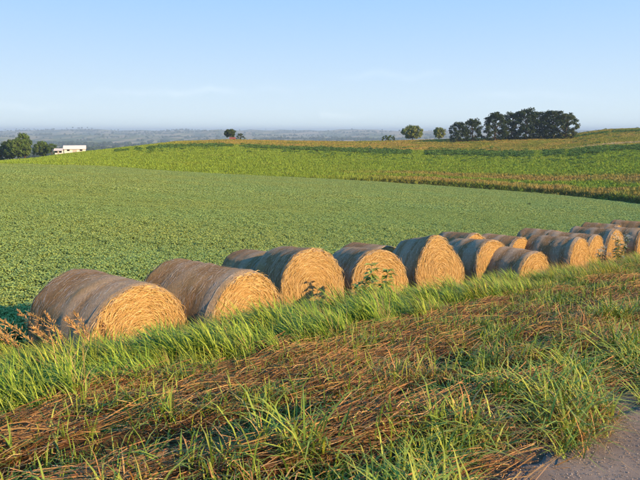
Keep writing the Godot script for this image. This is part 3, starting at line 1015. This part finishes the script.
func build_trees() -> void:
	rng.seed = 81
	var pine := [Color(0.030, 0.050, 0.020), Color(0.038, 0.060, 0.024), Color(0.026, 0.042, 0.019)]
	var oak := [Color(0.075, 0.125, 0.035), Color(0.09, 0.145, 0.04), Color(0.06, 0.105, 0.03)]
	var light := [Color(0.15, 0.19, 0.06), Color(0.17, 0.21, 0.07), Color(0.12, 0.165, 0.05)]
	var g := "dark trees standing in a clump on the hill"
	var spec := [
		[0.2429, 238, 8.2, 8.5, "round dark pine at the left end of the hilltop clump"],
		[0.2679, 240, 9.4, 8.5, "second dark pine from the left end of the hilltop clump"],
		[0.3071, 241, 12.0, 10.5, "tall dark pine at the left of the clump's main mass"],
		[0.3357, 246, 11.6, 10.0, "dark pine in the middle of the clump's main mass"],
		[0.3607, 243, 13.2, 11.0, "tallest dark pine at the peak of the hilltop clump"],
		[0.3857, 248, 11.5, 10.0, "dark pine just right of the clump's tallest tree"],
		[0.4071, 242, 12.3, 11.0, "dark pine second from the clump's right end"],
		[0.4304, 239, 10.6, 10.5, "spreading tree at the right end of clump with paler tips"],
	]
	for k in spec.size():
		var a: Array = spec[k]
		make_tree("pine_tree", on_bearing(a[0], a[1]), a[2], a[3], "pine", pine if k < 7 else [Color(0.05, 0.07, 0.025), Color(0.07, 0.09, 0.03)], a[4], "tree", g)
	make_tree("tree", on_bearing(0.1625, 262), 6.7, 10.0, "oak", light, "pale green round tree left of the dark hilltop clump", "tree")
	make_tree("tree", on_bearing(0.2089, 275), 6.0, 6.0, "oak", light, "small pale tree between the round tree and dark clump", "tree")
	make_tree("bush", on_bearing(0.1196, 262), 2.6, 7.5, "bush", oak, "low spreading bush at the left foot of pale round tree", "bush")
	make_tree("tree", on_bearing(-0.1580, 262), 5.0, 5.4, "flat", [Color(0.05, 0.08, 0.03), Color(0.065, 0.095, 0.035)], "lone dark tree on the tan crest beside a red roof", "tree")
	make_tree("bush", on_bearing(-0.1402, 264), 3.2, 4.0, "bush", [Color(0.05, 0.075, 0.03), Color(0.06, 0.09, 0.035)], "rounded dark bush just right of the lone crest tree", "bush")
	make_tree("tree", on_bearing(-0.5214, 215), 9.9, 5.0, "oak", oak, "tallest tree of the group at the left edge", "tree")
	make_tree("tree", on_bearing(-0.5339, 205), 7.4, 8.0, "oak", oak, "broad green tree in front of the tallest left tree", "tree")
	make_tree("tree", on_bearing(-0.5500, 210), 7.4, 6.0, "oak", [Color(0.04, 0.075, 0.022), Color(0.05, 0.085, 0.025)], "dark tree at the left of the broad green one", "tree")
	make_tree("tree", on_bearing(-0.5732, 215), 5.8, 7.0, "oak", [Color(0.035, 0.06, 0.022), Color(0.045, 0.07, 0.024)], "low dark tree cut by the left edge of photo", "tree")
	make_tree("tree", on_bearing(-0.4911, 235), 6.8, 7.0, "oak", oak, "green tree between the left group and white barn", "tree")
	make_tree("bush", on_bearing(-0.4732, 232), 5.2, 5.5, "bush", oak, "bushy shrub directly left of the white barn", "bush")
	shed("barn", on_bearing(-0.4321, 228), 0.35, 7.8, 4.6, 1.4, 2.55, Color(0.70, 0.68, 0.64), Color(0.62, 0.60, 0.57), "long low white barn with pale gable roof beyond the crest", "barn")
	shed("shed", on_bearing(-0.4607, 221), 0.2, 2.6, 2.2, 1.5, 2.1, Color(0.72, 0.70, 0.68), Color(0.5, 0.48, 0.46), "tiny white shed left of the long low barn", "shed")
	shed("red_roofed_shed", on_bearing(-0.1536, 258), 0.1, 2.2, 2.0, 0.7, 1.15, Color(0.34, 0.17, 0.12), Color(0.26, 0.09, 0.065), "small red-roofed shed under the lone crest tree", "shed")


func build_far() -> void:
	rng.seed = 91
	var mb := MB.new()
	for k in 90:
		var dv := Vector3(rr(-1, 1), rr(-1, 1), rr(-1, 1)).normalized()
		var p := Vector3(dv.x * 0.5, 0.55 + dv.y * 0.45, dv.z * 0.5) * rr(0.75, 1.05)
		var sx := dv.cross(Vector3(rr(-1, 1), rr(-1, 1), rr(-1, 1))).normalized() * rr(0.12, 0.22)
		var sy := dv.cross(sx)
		mb.face(p - sx, p + sy, p + sx, p - sy, jit(Color(1, 1, 1), 0.2))
	var xf := []
	var cc := PackedColorArray()
	for k in 160000:
		var d := 650.0 * pow(8.6, rng.randf())
		var x := d * rr(-0.75, 0.75)
		var line := absf(noise.get_noise_2d(x * 0.018, d * 0.15 + 200.0))
		var wood := patch_noise.get_noise_2d(x * 0.05 + 50.0, d * 0.35)
		if line > 0.016 and wood < 0.36: continue
		if xf.size() > 14000: break
		var h := rr(6.0, 13.0)
		xf.append(Transform3D(turned(h * rr(0.8, 1.4), rr(0.7, 1.0)), spot(x, d, 0.5)))
		var g := rr(0.7, 1.3)
		cc.append(Color(0.035 * g, 0.06 * g, 0.022 * g))
	var root := thing("distant_woods", Vector3.ZERO, "hazy far tree lines and woods across the valley", "woods", "", "stuff")
	scatter("tree_crowns", mb.mesh(), M.tuft, xf, cc, root)


func build_plants() -> void:
	rng.seed = 101
	# brown seed heads of tall grass at the left
	var heads := [
		[-3.9, 5.75, 1.05, "brown grass seed head at the far left edge, bending left"],
		[-3.72, 5.95, 1.0, "drooping brown seed head second from the left edge"],
		[-3.95, 6.15, 0.95, "shorter brown seed head behind the leftmost ones"],
		[-3.5, 6.25, 1.0, "brown seed head left of the first bale's shadowed side"],
		[-3.42, 6.45, 1.06, "feathery brown seed head at the first bale's rear corner"],
		[-3.28, 6.3, 0.96, "brown seed head before the dark side of first bale"],
		[-3.15, 6.5, 1.02, "nodding brown seed head mid-way along the first bale's side"],
		[-3.02, 6.62, 0.96, "brown seed head bending in front of the first bale's side"],
		[-2.9, 6.72, 1.08, "tallest brown seed head against the first bale's side"],
		[-2.76, 6.7, 0.92, "brown seed head near the first bale's front rim"],
		[-2.62, 6.86, 0.95, "thin brown seed head crossing the first bale's rim"],
		[-2.5, 6.9, 0.82, "low brown seed head right below the first bale's rim"],
		[-3.32, 5.1, 0.72, "brown seed head in the front grass, nearest the left edge"],
		[-3.12, 5.2, 0.78, "brown seed head in the front grass, second from left edge"],
		[-3.05, 5.5, 0.74, "brown seed head half sunk in grass below first bale's corner"],
		[-2.82, 5.6, 0.80, "bushy brown seed head low before the first bale's side"],
		[-2.66, 5.85, 0.72, "short brown seed head in grass left of the first bale's end"],
		[-2.45, 5.95, 0.70, "brown seed head in grass under the first bale's golden end"],
	]
	for a in heads:
		var root := thing("seed_head_plant", spot(a[0], a[1], 0.02), a[3], "seed head", "brown seed heads at the left")
		var sb := MB.new()
		var hb := MB.new()
		var h: float = a[2] * 1.55
		var out := Vector3(-0.8 + rr(-0.3, 0.3), 0, rr(-0.5, 0.3)).normalized()
		var prev := Vector3.ZERO
		var pts := []
		for k in 9:
			var f := k / 8.0
			pts.append(Vector3.UP * h * (f - 0.16 * f * f * f) + out * h * 0.42 * f * f)
		for k in 8: sb.tube(pts[k], pts[k + 1], 0.004, 0.003, Color(0.30, 0.22, 0.08), 4)
		for k in 110:
			var f := rr(0.0, 1.0)
			var c: Vector3 = (pts[5] as Vector3).lerp(pts[8], f)
			var rad := 0.055 * sin(PI * clampf(0.15 + 0.85 * f, 0, 1)) + 0.008
			var dv := Vector3(rr(-1, 1), rr(-0.6, 1.0), rr(-1, 1)).normalized()
			var p := c + dv * rad * rr(0.2, 1.0)
			var sx := dv.cross(Vector3(rr(-1, 1), 1, rr(-1, 1))).normalized() * rr(0.004, 0.008)
			var ln := (dv + Vector3.UP * 0.6 + out * 0.4).normalized() * rr(0.018, 0.04)
			hb.face(p - ln, p + sx, p + ln, p - sx, jit(Color(0.46, 0.28, 0.12), 0.3))
		part("stem", sb.mesh(), M.dry, root)
		part("seed_head", hb.mesh(), M.dry, root)
	# leafy weed in front of the fourth bale
	leafy_weed("leafy_weed", spot(0.93, 9.95, 0.02), 1.35, 90, Color(0.25, 0.32, 0.07), Color(0.20, 0.19, 0.06), "tall leafy green weed in front of the fourth bale", false)
	leafy_weed("leafy_weed", spot(0.70, 10.1, 0.02), 1.0, 60, Color(0.24, 0.28, 0.07), Color(0.22, 0.18, 0.06), "shorter brownish weed left of the tall leafy one", false)
	leafy_weed("flowering_weed", spot(8.75, 16.0, 0.02), 0.95, 26, Color(0.12, 0.17, 0.05), Color(0.62, 0.60, 0.46), "pale flowering weed in front of the last bales at right", true)
	leafy_weed("flowering_weed", spot(8.4, 16.25, 0.02), 0.8, 22, Color(0.12, 0.17, 0.05), Color(0.55, 0.54, 0.38), "smaller pale flowering weed left of the larger one", true)
	leafy_weed("dark_weed", on_bearing(0.3750, 60) + Vector3(0, -0.02, 0), 0.7, 40, Color(0.03, 0.05, 0.02), Color(0.05, 0.06, 0.02), "small dark weed standing alone in the bean field", false)


func leafy_weed(called: String, at: Vector3, h: float, leaves: int, green: Color, tip: Color, label: String, flowers: bool) -> void:
	var root := thing(called, at, label, "weed")
	var sb := MB.new()
	var lb := MB.new()
	var fb := MB.new()
	for st in 7:
		var lean := Vector3(rr(-0.42, 0.42), 0, rr(-0.3, 0.3))
		var hh := h * rr(0.7, 1.05)
		var top := Vector3.UP * hh + lean * hh * 0.7
		sb.tube(Vector3(lean.x * 0.1, 0, lean.z * 0.1), top * 0.55, 0.008, 0.006, Color(0.13, 0.14, 0.05), 5)
		sb.tube(top * 0.55, top, 0.006, 0.003, Color(0.13, 0.14, 0.05), 5)
		for k in leaves:
			var f := rr(0.2, 1.02)
			var p := top * f
			var a := rr(0, TAU)
			var dir := Vector3(cos(a), rr(-0.4, 0.6), sin(a)).normalized()
			var l := h * rr(0.09, 0.19) * (1.15 - 0.4 * f)
			var sd := dir.cross(Vector3.UP).normalized() * l * 0.26
			lb.face(p, p + dir * l * 0.5 + sd, p + dir * l + Vector3(0, -l * 0.2, 0), p + dir * l * 0.5 - sd, jit(green if rng.randf() > 0.25 else tip.lerp(green, 0.4), 0.25))
		if flowers:
			for k in 40:
				var p := top + Vector3(rr(-0.09, 0.09), rr(-0.05, 0.05), rr(-0.09, 0.09)) * h
				var sx := Vector3(rr(-1, 1), rr(-0.3, 0.3), rr(-1, 1)).normalized() * rr(0.012, 0.022)
				var sy := Vector3.UP.cross(sx)
				fb.face(p - sx, p + sy, p + sx, p - sy, jit(tip, 0.15))
	part("stem", sb.mesh(), M.bark, root)
	tag(part("leaves", lb.mesh(), M.leaf, root), "", "", "", "stuff")
	if flowers: tag(part("flowers", fb.mesh(), M.leaf, root), "", "", "", "stuff")
